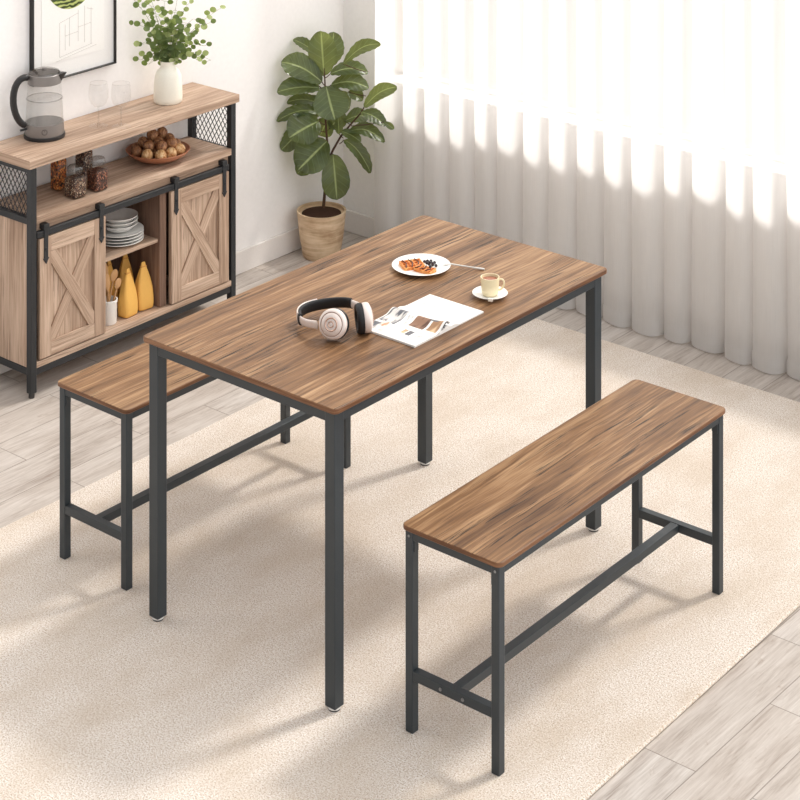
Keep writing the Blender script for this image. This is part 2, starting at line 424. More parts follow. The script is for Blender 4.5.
# sheer curtain, one continuous pleated cloth
def curtain():
    root = thing('sheer_curtain', 'long white sheer curtain with soft pleats hanging in front of the window', 'curtain', (0, 1.862, 0))
    x0, x1, per = -1.615, 2.6, .122
    nf = int((x1 - x0) / per); ns = 22; rnd = random.Random(5)
    amp = [rnd.uniform(.75, 1.2) for _ in range(nf + 2)]; wid = [rnd.uniform(-.28, .28) for _ in range(nf + 2)]
    zs = [-.007, .03, .05, .3, .6, .9, 1.3, 2., 3., 4.95]
    mb = MB(); cols = []
    for i in range(nf * ns + 1):
        k, fr = divmod(i, ns); t = fr / ns
        a = amp[k] * (1 - t) + amp[k + 1] * t; ww = wid[k] * (1 - t) + wid[k + 1] * t
        th = 2 * PI * t
        cols.append((x0 + per * (k + t + ww * .5) + -.0225 * math.sin(th) * a, .036 * a * math.cos(th + .45 * math.sin(th + .6)) + .008 * math.sin(k * 1.7 + t)))
    n = len(cols); base = 0
    for j, z in enumerate(zs):
        fl = 1 + .12 * math.exp(-z * 3)
        for x, y in cols: mb.v.append((x + .004 * math.sin(z * 2 + x * 9), y * fl, z))
    for j in range(len(zs) - 1):
        for i in range(n - 1):
            mb.face([j * n + i, j * n + i + 1, (j + 1) * n + i + 1, (j + 1) * n + i], [(i / ns * .2, zs[j]), ((i + 1) / ns * .2, zs[j]), ((i + 1) / ns * .2, zs[j + 1]), (i / ns * .2, zs[j + 1])])
    mb.build('cloth', 'curtain', root, smooth=180)
    hb = MB()
    for z in (-.005, .048):
        for x, y in cols: hb.v.append((x, y * 1.11 - .0015, z))
    for i in range(n - 1): hb.face([i, i + 1, n + i + 1, n + i])
    hb.build('hem', 'curtain', root, smooth=180)
    r = MB().box(x0, x1, -.012, .012, 4.95, 4.98); r.build('curtain_rail', 'curtain_rail', root)
curtain()

# rug
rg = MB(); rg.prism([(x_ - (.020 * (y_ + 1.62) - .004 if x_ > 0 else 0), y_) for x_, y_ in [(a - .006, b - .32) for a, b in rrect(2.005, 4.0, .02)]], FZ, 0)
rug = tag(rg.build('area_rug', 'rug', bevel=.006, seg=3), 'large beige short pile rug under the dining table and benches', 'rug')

# ------------------------------------------------------------------ dining table and benches
RZ = 0.
def table():
    Wd, L, H, s, o = .6868, 1.1846, .75, .0336, .0151
    root = thing('dining_table', 'rectangular dining table with brown wood grain top and charcoal metal frame', 'dining table', (0, 0, 0))
    MB().prism(rrect(Wd, L, .016), H - .014, H, mi=0, mi_side=1, ox=4.3, oy=2.2).build('tabletop', ['table_wood', 'table_edge'], root, bevel=.0025)
    hx, hy = Wd / 2 - o, L / 2 - o
    for sx in (-1, 1):
        for sy in (-1, 1):
            lg = MB().box(min(sx * hx, sx * (hx - s)), max(sx * hx, sx * (hx - s)), min(sy * hy, sy * (hy - s)), max(sy * hy, sy * (hy - s)), RZ + .009, H - .014, 'z').build('leg', 'metal', root, bevel=.002)
            cx, cy = sx * (hx - s / 2), sy * (hy - s / 2)
            MB().lathe([(.0, RZ), (.0145, RZ), (.0145, RZ + .004), (.0155, RZ + .004), (.0155, RZ + .0095), (.0, RZ + .0095)], 24, Matrix.Translation((cx, cy, 0)), mis=[1, 1, 0, 0, 0]).build('foot_pad', ['foot_white', 'foot_dark'], lg)
    zt, zb, q = H - .014, H - .045, .024
    for sx in (-1, 1): MB().box(min(sx * (hx - .0012), sx * (hx - q)), max(sx * (hx - .0012), sx * (hx - q)), -hy + s, hy - s, zb, zt).build('side_rail', 'metal', root, bevel=.0015)
    for sy in (-1, 1): MB().box(-hx + s, hx - s, min(sy * (hy - .0012), sy * (hy - q)), max(sy * (hy - .0012), sy * (hy - q)), zb, zt, 'x').build('end_rail', 'metal', root, bevel=.0015)
table()

def bench(label, nx, ny, rz, Wd, L, H, seed, bolts=True):
    s, o = .023, .0082
    # nx, ny: nearest corner (max x, min y) of the seat
    c, sn = math.cos(rz), math.sin(rz); lx, ly = -Wd / 2, L / 2
    root = thing('bench', label, 'bench', (nx + lx * c - ly * sn, ny + lx * sn + ly * c, 0), rz)
    MB().prism(rrect(Wd, L, .017), H - .012, H, mi=0, mi_side=1, ox=seed, oy=seed * 1.7).build('seat', ['table_wood', 'table_edge'], root, bevel=.0025)
    hx, hy = Wd / 2 - o, L / 2 - o; z0 = RZ
    for sx in (-1, 1):
        for sy in (-1, 1):
            lg = MB().box(min(sx * hx, sx * (hx - s)), max(sx * hx, sx * (hx - s)), min(sy * hy, sy * (hy - s)), max(sy * hy, sy * (hy - s)), z0, H - .012, 'z').build('leg', 'metal', root, bevel=.002)
            # small angle plate inside the top of the leg
            MB().box(min(sx * (hx - s), sx * (hx - s - .003)), max(sx * (hx - s), sx * (hx - s - .003)), min(sy * (hy - .004), sy * (hy - s + .004)), max(sy * (hy - .004), sy * (hy - s + .004)), H - .062, H - .034).build('bracket', 'metal', lg)
            MB().box(min(sx * (hx - .004), sx * (hx - s + .004)), max(sx * (hx - .004), sx * (hx - s + .004)), min(sy * (hy - s), sy * (hy - s - .003)), max(sy * (hy - s), sy * (hy - s - .003)), H - .062, H - .034).build('bracket', 'metal', lg)
            if bolts: MB().lathe([(0, 0), (.0032, 0), (.003, .0014), (0, .0016)], 12, Matrix.Translation((sx * (hx - s / 2), sy * hy, H - .026)) @ rot_to((0, sy, 0))).build('bolt', 'screw', lg)
    zt, zb = H - .012, H - .034
    for sx in (-1, 1): MB().box(min(sx * (hx - .001), sx * (hx - s + .002)), max(sx * (hx - .001), sx * (hx - s + .002)), -hy + s, hy - s, zb, zt).build('side_rail', 'metal', root, bevel=.0012)
    for sy in (-1, 1):
        MB().box(-hx + s, hx - s, min(sy * (hy - .001), sy * (hy - s + .002)), max(sy * (hy - .001), sy * (hy - s + .002)), zb, zt, 'x').build('end_rail', 'metal', root, bevel=.0012)
        er = MB().box(-hx + s, hx - s, min(sy * (hy - .001), sy * (hy - s)), max(sy * (hy - .001), sy * (hy - s)), .128, .151, 'x').build('cross_bar', 'metal', root, bevel=.0012)
        for bx in ((-.033, .033) if bolts else ()):
            MB().lathe([(0, 0), (.0042, 0), (.004, .0018), (0, .002)], 12, Matrix.Translation((bx, sy * (hy - .001), .139)) @ rot_to((0, sy, 0))).build('bolt', 'screw', er)
    MB().box(-.0125, .0125, -hy + s, hy - s, .128, .150).build('stretcher', 'metal', root, bevel=.0012)
bench('charcoal framed wood bench standing clear of the table on the right of the rug', .7893, 0.0 - .5234 - 0.0, .0107, .2959, 1.0419, .498, 7.3)
bench('charcoal framed wood bench between the dining table and the barn door sideboard', -.4678, -.5298, -.0011, .292, .9403, .4931, 3.1, False)

# ------------------------------------------------------------------ sideboard
F = -1.607
def sideboard():
    X0, X1, Y0, Y1 = WX + .014, F, .093, 1.057
    root = thing('sideboard', 'rustic barn door sideboard with wire mesh ends against the left wall', 'sideboard', ((X0 + X1) / 2, (Y0 + Y1) / 2, 0))
    ox, oy, _ = root.location
    def B(name, x0, x1, y0, y1, z0, z1, g, m, par=root, bev=.0015):
        return MB().box(x0 - ox, x1 - ox, y0 - oy, y1 - oy, z0, z1, g).build(name, m, par, bevel=bev)
    B('top_board', WX + .005, F + .008, .080, 1.068, .751, .780, 'y', 'pale_wood', bev=.002)
    p = .024
    for (xa, xb) in ((X1 - p, X1), (X0, X0 + p)):
        for (ya, yb) in ((Y0, Y0 + p), (Y1 - p, Y1)):
            B('post', xa, xb, ya, yb, .004, .751, 'z', 'black_metal')
            MB().lathe([(0, FZ), (.010, FZ), (.010, .004), (0, .004)], 16, Matrix.Translation(((xa + xb) / 2 - ox, (ya + yb) / 2 - oy, 0))).build('foot', 'foot_dark', root)
    B('shelf_board', X0, F + .001, Y0 + p, Y1 - p, .563, .587, 'y', 'pale_wood')
    B('bottom_board', X0, F, Y0 + p, Y1 - p, .084, .104, 'y', 'pale_wood')
    B('front_rail', X1 - .022, X1 - .003, Y0 + p, Y1 - p, .060, .084, 'y', 'black_metal')
    B('back_rail', X0, X0 + .02, Y0 + p, Y1 - p, .060, .084, 'y', 'black_metal')
    B('fascia', F - .030, F - .016, Y0 + p, Y1 - p, .508, .563, 'y', 'pale_wood')
    for ya, yb in ((Y0 + .006, Y0 + .020), (Y1 - .020, Y1 - .006)):
        B('end_panel', X0 + p, X1 - p, ya, yb, .084, .563, 'z', 'pale_wood')
        B('end_rail', X0 + p, X1 - p, ya - .004, yb + .004, .560, .582, 'x', 'black_metal')
        B('end_rail', X0 + p, X1 - p, ya - .004, yb + .004, .731, .751, 'x', 'black_metal')
        B('end_rail', X0 + p, X1 - p, ya - .002, yb + .002, .060, .084, 'x', 'black_metal')
        # wire mesh: crossing diagonal wires clipped to the opening
        mb = MB(); xa, xb, za, zb = X0 + p, X1 - p, .582, .731; yc = (ya + yb) / 2
        pitch, k = .0215, 1.5
        for sgn in (1, -1):
            c0 = -1.
            while c0 < 1.:
                # line z = za + sgn*k*(x-xa) + c0 clipped
                pts = []
                for x in (xa, xb):
                    z = za + sgn * k * (x - xa) + c0
                    if za <= z <= zb: pts.append((x, z))
                for z in (za, zb):
                    x = xa + sgn * (z - za - c0) / k
                    if xa < x < xb: pts.append((x, z))
                if len(pts) >= 2:
                    a, b = pts[0], pts[1]
                    mb.tube([(a[0] - ox, yc - oy + sgn * .0006, a[1]), (b[0] - ox, yc - oy + sgn * .0006, b[1])], .0016, 5)
                c0 += pitch * k
        mb.build('mesh_panel', 'black_metal', root)
    # inside
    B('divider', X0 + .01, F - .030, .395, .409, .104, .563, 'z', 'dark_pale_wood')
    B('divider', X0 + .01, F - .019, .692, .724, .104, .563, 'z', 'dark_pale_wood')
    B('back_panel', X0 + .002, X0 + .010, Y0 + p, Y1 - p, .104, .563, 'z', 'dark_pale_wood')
    B('inner_shelf', X0 + .01, F - .028, .409, .692, .333, .346, 'y', 'pale_wood')
    # sliding track
    B('door_track', F - .014, F - .004 + .006, .118, 1.020, .512, .533, 'y', 'black_metal')
    # doors
    for (ya, yb, hs) in ((.129, .420, (.154, .399)), (.730, 1.019, (.752, .994))):
        z0, z1 = .108, .508; fx = F - .004
        d = B('door', fx - .012, fx - .004, ya + .002, yb - .002, z0, z1, 'z', 'pale_wood')
        st = .050
        for a, b in ((ya, ya + st), (yb - st, yb)): B('stile', fx - .004, fx + .0055, a, b, z0, z1, 'z', 'pale_wood', d, .0012)
        B('rail', fx - .004, fx + .0048, ya + st, yb - st, z1 - .052, z1, 'y', 'pale_wood', d, .0012)
        B('rail', fx - .004, fx + .0048, ya + st, yb - st, z0, z0 + .048, 'y', 'pale_wood', d, .0012)
        ia, ib, ja, jb = ya + st, yb - st, z0 + .048, z1 - .052
        # diagonal braces, ends clipped to the opening
        def clip(poly, a, lim, keep):
            out = []
            for i in range(len(poly)):
                p, q = poly[i], poly[(i + 1) % len(poly)]
                ip, iq = keep * (p[a] - lim) >= 0, keep * (q[a] - lim) >= 0
                if ip: out.append(p)
                if ip != iq:
                    t = (lim - p[a]) / (q[a] - p[a]); out.append((p[0] + t * (q[0] - p[0]), p[1] + t * (q[1] - p[1])))
            return out
        for sg, th in ((-1, .0040), (1, .0018)):
            A = Vector((ia, ja if sg > 0 else jb)); Bq = Vector((ib, jb if sg > 0 else ja)); dr = (Bq - A).normalized(); nn = Vector((-dr.y, dr.x)) * .021
            A2, B2 = A - dr * .06, Bq + dr * .06
            poly = [tuple(A2 + nn), tuple(A2 - nn), tuple(B2 - nn), tuple(B2 + nn)]
            for a, lim, kp in ((0, ia, 1), (0, ib, -1), (1, ja, 1), (1, jb, -1)): poly = clip(poly, a, lim, kp)
            if sg > 0: parts = [poly]
            mb = MB(); b0 = len(mb.v); n = len(poly); ou = mb.r.uniform(0, 9)
            for x in (fx - .004, fx + th):
                for q in poly: mb.v.append((x - ox, q[0] - oy, q[1]))
            uvp = [((Vector(q) - A).dot(dr) + ou, (Vector(q) - A).dot(nn) / .021 + ou) for q in poly]
            mb.face(list(range(n))[::-1], uvp[::-1]); mb.face([n + i for i in range(n)], uvp)
            for i in range(n):
                j = (i + 1) % n; mb.face([i, j, n + j, n + i], [uvp[i], uvp[j], uvp[j], uvp[i]])
            mb.build('brace', 'pale_wood', d, bevel=.001)
        for yh in hs:
            mb = MB(); xs = fx + .0055
            zt, zb = .545, .440
            mb.box(xs - ox, xs + .004 - ox, yh - .0085 - oy, yh + .0085 - oy, zb, zt)
            # arrow tip
            b = len(mb.v)
            for x in (xs, xs + .004):
                for yy, zz in ((yh - .013, zb), (yh + .013, zb), (yh, zb - .020)): mb.v.append((x - ox, yy - oy, zz))
            mb.face([b, b + 2, b + 1]); mb.face([b + 3, b + 4, b + 5])
            for i in range(3): j = (i + 1) % 3; mb.face([b + i, b + j, b + 3 + j, b + 3 + i])
            mb.box(F - .018 - ox, xs + .0062 - ox, yh - .012 - oy, yh + .012 - oy, .536, .553)
            mb.build('hanger', 'black_metal', d, bevel=.001)
            MB().lathe([(0, 0), (.0045, 0), (.0042, .002), (0, .0024)], 12, Matrix.Translation((xs + .004 - ox, yh - oy, .470)) @ rot_to((1, 0, 0))).build('bolt', 'black_metal', d)
sideboard()

# ------------------------------------------------------------------ things on the sideboard
ZT = .780
def kettle():
    c = onz(44.5, 136.2, ZT); c.x = max(c.x, WX + .078)
    root = thing('electric_kettle', 'glass electric kettle half full of water with black handle and steel base', 'kettle', (c.x, c.y, ZT))
    MB().lathe([(0, 0), (.070, 0), (.071, .006), (.070, .012), (0, .012)], 48).build('power_base', 'black_plastic', root)
    MB().lathe([(.0, .012), (.0665, .012), (.0672, .020), (.0655, .052), (.0, .052)], 48).build('steel_base', 'grey_plastic', root)
    MB().lathe([(.0652, .053), (.063, .10), (.0585, .16), (.0565, .187)], 48).build('glass_body', 'glass', root)
    wt = MB().lathe([(.0, .054), (.0632, .054), (.0612, .10), (.0588, .132), (.0, .132)], 48); wt.build('water', 'water', root)
    MB().lathe([(.0632, .1315), (.0600, .1325), (.0592, .1340), (.0598, .1310)], 48).build('water_rim', 'lid_glass', root)
    MB().lathe([(.0575, .185), (.0578, .192), (.0565, .216), (.0545, .218), (.0540, .187)], 48).build('collar', 'grey_plastic', root)
    MB().lathe([(.053, .214), (.050, .224), (.035, .229), (.0, .230)], 40).build('lid', 'lid_glass', root)
    MB().lathe([(0, .229), (.008, .229), (.008, .235), (0, .236)], 16).build('lid_knob', 'grey_plastic', root)
    d = Vector((-.30, -.954, 0)); pts = []
    for t, z in ((.056, .208), (.072, .214), (.092, .208), (.108, .186), (.115, .150), (.112, .112), (.100, .078), (.084, .056), (.066, .046)):
        pts.append(d * t + Vector((0, 0, z)))
    MB().tube(pts, .010, 14, flat=(.0115, .0115)).build('handle', 'black_plastic', root, subd=1)
    MB().tube([d * .066 + Vector((0, 0, .036)), d * .088 + Vector((0, 0, .034))], .004, 8).build('switch', 'black_plastic', root)
    e = Vector((.954, .30, 0)).lerp(RIGHT, .8).normalized()
    sp = MB(); sp.v = [tuple(v) for v in (e * .054 + Vector((-e.y, e.x, 0)) * .020 + Vector((0, 0, .218)), e * .054 - Vector((-e.y, e.x, 0)) * .020 + Vector((0, 0, .218)), e * .078 + Vector((0, 0, .222)), e * .058 + Vector((0, 0, .190)), e * .050 + Vector((0, 0, .218)))]
    sp.face([0, 3, 2]); sp.face([1, 2, 3]); sp.face([0, 2, 1]); sp.face([0, 1, 3])
    sp.build('spout', 'black_plastic', root, smooth=0)
    # round dial with power mark on the base
    fdir = (CAM - c); fdir.z = 0; fdir.normalize()
    X = Matrix.Translation(fdir * .0662 + Vector((0, 0, .033))) @ rot_to(fdir)
    dl = MB().lathe([(.0095, 0), (.0095, .0012), (.0080, .0012), (.0080, 0)], 24, X); dl.box(-.0007, .0007, .001, .007, 0, .0014, X=X); dl.build('power_button', 'black_plastic', root)
kettle()

def wine_glass(u, v, label, src=None):
    c = onz(u, v, ZT)
    if src:
        r = copy_tree(src); r.location = (c.x, c.y, ZT); r['label'] = label; return r
    root = thing('wine_glass', label, 'wine glass', (c.x, c.y, ZT), group='stemmed glasses on the sideboard')
    MB().lathe([(.034, .0006), (.010, .003), (.004, .006)], 36).build('foot', 'thin_glass', root)
    MB().lathe([(.006, .004), (.0032, .012), (.0030, .06), (.005, .068)], 14).build('stem', 'thin_glass', root)
    MB().lathe([(.003, .066), (.015, .070), (.028, .082), (.0345, .100), (.0350, .120), (.0305, .152), (.0297, .152), (.0300, .149)], 36).build('bowl', 'thin_glass', root)
    return root
g = wine_glass(98.5, 126, 'clear stemmed wine glass standing next to the kettle')
wine_glass(121, 126.5, 'clear stemmed wine glass standing nearer the white vase', g)

vc = onz(168, 101.8, ZT)
vase = MB().lathe([(0, .0), (.047, .0), (.051, .004), (.0525, .02), (.0515, .06), (.048, .095), (.040, .114), (.029, .124), (.0265, .134), (.029, .150), (.0265, .150), (.0240, .134), (.0265, .122), (.036, .110), (.044, .09), (.047, .03), (.0, .02)], 48)
o = vase.build('vase', 'vase', smooth=60); o.location = vc
tag(o, 'cream white bottle shaped vase holding green branches on the sideboard', 'vase')

def branches():
    root = thing('eucalyptus_branches', 'airy green eucalyptus branches with small round leaves standing in the white vase', 'branches', vc)
    rnd = random.Random(21); d0 = depth_of(vc)
    def rel(u, v, off=0.):
        p = at(u, v, d0 + off)
        if p.x < WX + .02: p.x = WX + .02 + rnd.uniform(0, .02)
        return p - vc
    tips = [(134, 0), (137, 24), (141, 44), (151, 6), (146, -14), (164, 1), (158, 16), (172, 12), (187, 5), (180, -14), (193, 19), (218, 10), (207, 24), (211, 60), (204, 46), (197, 60), (149, 64), (141, 60), (160, 40), (176, 30), (186, 36), (168, 26), (182, 24), (154, 28)]
    sm, fm, fp = MB(), MB(), MB()
    def leafdisc(mb, c, r, nrm):
        X = Matrix.Translation(c) @ rot_to(nrm); b = len(mb.v); n = 10
        mb.v.append(tuple(X @ Vector((0, 0, -.0012))))
        for k in range(n):
            a = 2 * PI * k / n; mb.v.append(tuple(X @ Vector((r * math.cos(a), r * math.sin(a) * .86, .0006 * math.cos(2 * a)))))
        for k in range(n): mb.face([b, b + 1 + k, b + 1 + (k + 1) % n])
    mouth = Vector((0, 0, .148))
    for (u, v) in tips:
        tip = rel(u, v, rnd.uniform(-.06, .05)); pts = []
        a = mouth + Vector((rnd.uniform(-.012, .012), rnd.uniform(-.012, .012), -.06))
        ctrl = mouth + (tip - mouth) * .35 + Vector((0, 0, .05 + .02 * rnd.random()))
        n = 9
        for i in range(n + 1):
            t = i / n
            m2 = mouth + Vector((rnd.uniform(-.001, .001), 0, 0))
            p = (1 - t) ** 3 * a + 3 * (1 - t) ** 2 * t * m2 + 3 * (1 - t) * t * t * ctrl + t ** 3 * tip
            pts.append(p)
        sm.tube(pts, [.0011 - .0007 * i / n for i in range(n + 1)], 5)
        pale = v < 8 and rnd.random() < .75 or u > 208
        for i in range(3, n + 1):
            for sd in (-1, 1):
                if rnd.random() < .12: continue
                p = pts[i] if i <= n else tip
                off = RIGHT * sd * rnd.uniform(.008, .017) + Vector((rnd.uniform(-.004, .01), rnd.uniform(-.01, .01), rnd.uniform(-.008, .012)))
                q = p + off
                if q.x + vc.x < WX + .012: q.x = WX + .012 - vc.x
                nrm = (-VIEW + Vector((rnd.uniform(-.8, .8), rnd.uniform(-.8, .8), rnd.uniform(-.3, 1.1)))).normalized()
                sm.tube([p, q], .0004, 4)
                leafdisc(fp if (pale or rnd.random() < .10) else fm, q + off.normalized() * .005, rnd.uniform(.0095, .0135), nrm)
    sm.build('stem', 'stem', root); fm.build('leaves', 'euc', root); fp.build('pale_leaves', 'euc_pale', root)['label'] = 'paler yellow green leaves at the tips'
branches()

def picture():
    ya, yb, z0, z1 = .288, .672, .937, 1.46
    root = thing('framed_print', 'thin black framed line drawing with a green marbled circle on the left wall', 'picture', (WX, (ya + yb) / 2, z0))
    hw, h = (yb - ya) / 2, z1 - z0; t = .0042
    f = MB(); f.box(0, .022, -hw, -hw + t, 0, h); f.box(0, .022, hw - t, hw, 0, h); f.box(0, .022, -hw + t, hw - t, 0, t); f.box(0, .022, -hw + t, hw - t, h - t, h)
    f.build('frame', 'frame_black', root, bevel=.001)
    MB().box(.002, .010, -hw + t, hw - t, t, h - t).build('mat', 'mat', root, smooth=0)
    pr = MB().box(.010, .0112, -hw + .045, hw - .050, .060, h - .05).build('print', 'print', root, smooth=0)
    yc = (ya + yb) / 2
    cp = onx(71.5, -25, WX + .012); cy = cp.y - yc; cz = cp.z - z0
    MB().lathe([(0, .0), (.118, .0), (.118, .0006), (0, .0006)], 48, Matrix.Translation((.0112, cy, cz)) @ rot_to((1, 0, 0))).build('green_circle', 'marble', pr)
    ik = MB(); x = .0112
    def ln(y0, zz0, y1, zz1, wd=.0011): ik.tube([(x, y0 - yc, zz0 - z0), (x, y1 - yc, zz1 - z0)], wd, 4)
    for a, b, c_, d in ((.415, 1.13, .415, 1.01), (.56, 1.16, .56, 1.03), (.415, 1.01, .565, 1.03), (.415, 1.13, .50, 1.15), (.44, 1.12, .44, 1.03), (.50, 1.16, .50, 1.05), (.53, 1.17, .53, 1.04), (.40, .998, .585, 1.022), (.46, 1.14, .46, 1.04), (.57, 1.15, .54, 1.16), (.44, 1.08, .50, 1.085), (.50, 1.10, .56, 1.105)): ln(a, b, c_, d, .0008)
    ik.build('drawing', 'ink', pr)
picture()

# shelf of the sideboard: jars, bowl with walnuts
ZS = .587
def jar(u, v, w_, h, fill, label, fillh=None, rz=0.):
    c = onz(u, v, ZS)
    c.x = min(max(c.x, WX + .016 + w_ / 2), F - w_ / 2 - .002)
    root = thing('storage_jar', label, 'jar', (c.x, c.y, ZS), rz)
    gl = MB(); b0 = 0
    prof = [(w_ / 2 - .003, .0), (w_ / 2, .004), (w_ / 2, h * .66), (w_ / 2 - .004, h * .72)]
    for k, (r_, z) in enumerate(prof):
        for p in rrect(2 * r_, 2 * r_, .009, 4): gl.v.append((p[0], p[1], z))
    n = 20
    for i in range(len(prof) - 1):
        for k in range(n): gl.face([i * n + k, i * n + (k + 1) % n, (i + 1) * n + (k + 1) % n, (i + 1) * n + k])
    rn = w_ * .40
    gl.lathe([(rn + .006, h * .735), (rn, h * .76), (rn, h * .82)], 28)
    gl.face(list(range(n))[::-1]); gl.build('glass', 'glass', root)
    q = w_ / 2 - .0025; MB().prism(rrect(2 * q, 2 * q, .008, 3), .004, fillh or h * .62).build('contents', fill, root, bevel=.002)
    MB().lathe([(0, h * .80), (rn + .002, h * .80), (rn + .0035, h * .82), (rn + .0035, h * .96), (rn, h), (0, h * 1.0)], 32).build('lid', 'lid_glass', root)
    return root
jar(75.5, 196.3, .0605, .105, 'beans', 'square glass jar of dark mixed seeds at the very front of the shelf')
jar(97.5, 189.5, .0580, .110, 'beans_red', 'square glass jar of reddish brown beans standing nearest the wooden bowl')
jar(58.5, 189, .048, .140, 'nuts', 'tall narrow glass jar filled with orange nuts', .120)
jar(84, 178, .052, .120, 'beans', 'glass jar of dark seeds standing behind the other jars', .095)

bc = onz(157, 163.5, ZS); bc.x = -1.720; bc.y += .030
def bowl():
    o = MB().lathe([(0, .002), (.045, .0), (.050, .003), (.080, .012), (.106, .028), (.116, .040), (.113, .041), (.102, .030), (.076, .016), (.040, .009), (0, .008)], 56).build('wooden_bowl', 'bowl', smooth=60)
    o.location = (bc.x, bc.y, ZS); tag(o, 'shallow round wooden bowl heaped with walnuts on the sideboard shelf', 'bowl')
bowl()
def walnuts():
    a = MB().ellip((0, 0, 0), (.0215, .0203, .0203), 18, 12, jit=.018); proto = a.build('walnut', 'walnut', smooth=180)
    bme = MB().ellip((0, 0, 0), (.0225, .0212, .0208), 18, 12, jit=.018); proto2 = bme.build('walnut', 'walnut_pale', smooth=180)
    low = [(-.068, -.040), (-.070, .015), (-.035, -.070), (-.025, -.022), (-.030, .030), (-.04, .072), (.020, -.072), (.018, -.020), (.020, .032), (.012, .078), (.062, -.045), (.064, .003), (.060, .048)]
    up = [(-.045, -.030), (-.045, .022), (.002, -.048), (-.002, .004), (.0, .055), (.040, -.020), (.040, .030)]
    rnd = random.Random(3); items = []
    for x, y in low: items.append((x, y, .033 + .18 * max(0, math.hypot(x, y) - .045)))
    for x, y in up: items.append((x, y, .062))
    items.append((-.022, -.008, .088)); items.append((-.015, .034, .086))
    first = {}
    for i, (x, y, z) in enumerate(items):
        pale = (x > .05 and z < .05) or (x > .015 and y < -.06 and z < .05)
        src = proto2 if pale else proto
        o = src if src.name not in first else src.copy()
        if src.name in first: COL.objects.link(o)
        else: first[src.name] = 1
        o.location = (bc.x + x, bc.y + y, ZS + z); o.rotation_euler = (rnd.uniform(0, 6), rnd.uniform(0, 6), rnd.uniform(0, 6))
        if pale: tag(o, 'pale tan walnut at the front rim of the wooden bowl', 'walnut', 'pale walnuts at the front of the bowl')
        else: tag(o, 'dark brown walnut heaped in the wooden bowl behind the pale ones', 'walnut', 'brown walnuts heaped in the bowl')
walnuts()

# inside the open compartment: plates, crock, bags
ZP = .346
def plates():
    pc = onz(119.5, 242, ZP); pc.x = -1.722; pc.y = .588
    z = ZP
    def plate(r, h, label, z, dx=0., dy=0.):
        o = MB().lathe([(0, 0), (r * .62, 0), (r * .66, .002), (r * .95, h - .003), (r, h - .001), (r, h + .001), (r * .95, h), (r * .64, .004), (0, .0035)], 48).build('plate', 'ceramic', smooth=50)
        o.location = (pc.x + dx, pc.y + dy, z)
        tag(o, label, 'plate', 'white plates stacked in the sideboard'); return o
    lab = ['lowest wide white plate of the stack in the sideboard', 'second wide white plate from the bottom of the stack', 'third wide white plate from the bottom of the stack', 'topmost of the wide white plates in the stack']
    for i in range(4): plate(.086, .013, lab[i], z); z += .0105
    lab = ['lowest small deep white dish resting on the wide plates', 'middle small deep white dish of the stack', 'topmost small deep white dish with a hollow centre']
    for i in range(3): plate(.066, .022, lab[i], z + .001, -.004, .003); z += .0140
plates()

ZI = .104
def crock():
    c = onz(108.5, 322.5, ZI); c.x = -1.668
    o = MB().lathe([(0, 0), (.027, 0), (.029, .003), (.029, .070), (.0315, .074), (.0315, .082), (.0275, .082), (.026, .074), (.026, .010), (0, .008)], 40).build('utensil_crock', 'ceramic', smooth=50)
    o.location = (c.x, c.y, ZI); tag(o, 'small white utensil crock at the lower left of the open compartment', 'crock')
    def spoon(kx, ky, tx, ty, L, label, w_=.017, l_=.024, flat=.004, name='wooden_spoon'):
        base = Vector((c.x + kx, c.y + ky, ZI + .012)); tip = Vector((c.x + tx, c.y + ty, ZI + L)); d = (tip - base).normalized()
        root = thing(name, label, 'wooden utensil', base, group='wooden utensils in the crock')
        MB().tube([(0, 0, 0), d * ((tip - base).length - l_)], .0035, 8).build('handle', 'spoon', root)
        side = d.cross(Vector((1, 0, 0))).normalized(); nr = side.cross(d)
        X = Matrix((side, nr, d)).transposed()
        MB().ellip((tip - base) , (w_, flat, l_), 16, 10, X=X).build('bowl' if name == 'wooden_spoon' else 'blade', 'spoon', root)
    spoon(-.006, -.008, .004, .022, .158, 'round headed wooden spoon leaning right in the white crock', .017, .022)
    spoon(.006, -.004, .010, .034, .128, 'short wooden spoon leaning furthest right in the white crock', .015, .019)
    spoon(-.004, .004, -.008, -.006, .172, 'long narrow wooden spatula standing at the back of the crock', .012, .036, .003, 'wooden_spatula')
    spoon(.008, .0, .014, -.018, .150, 'flat wooden spatula beside the door edge in the crock', .012, .034, .003, 'wooden_spatula')
crock()
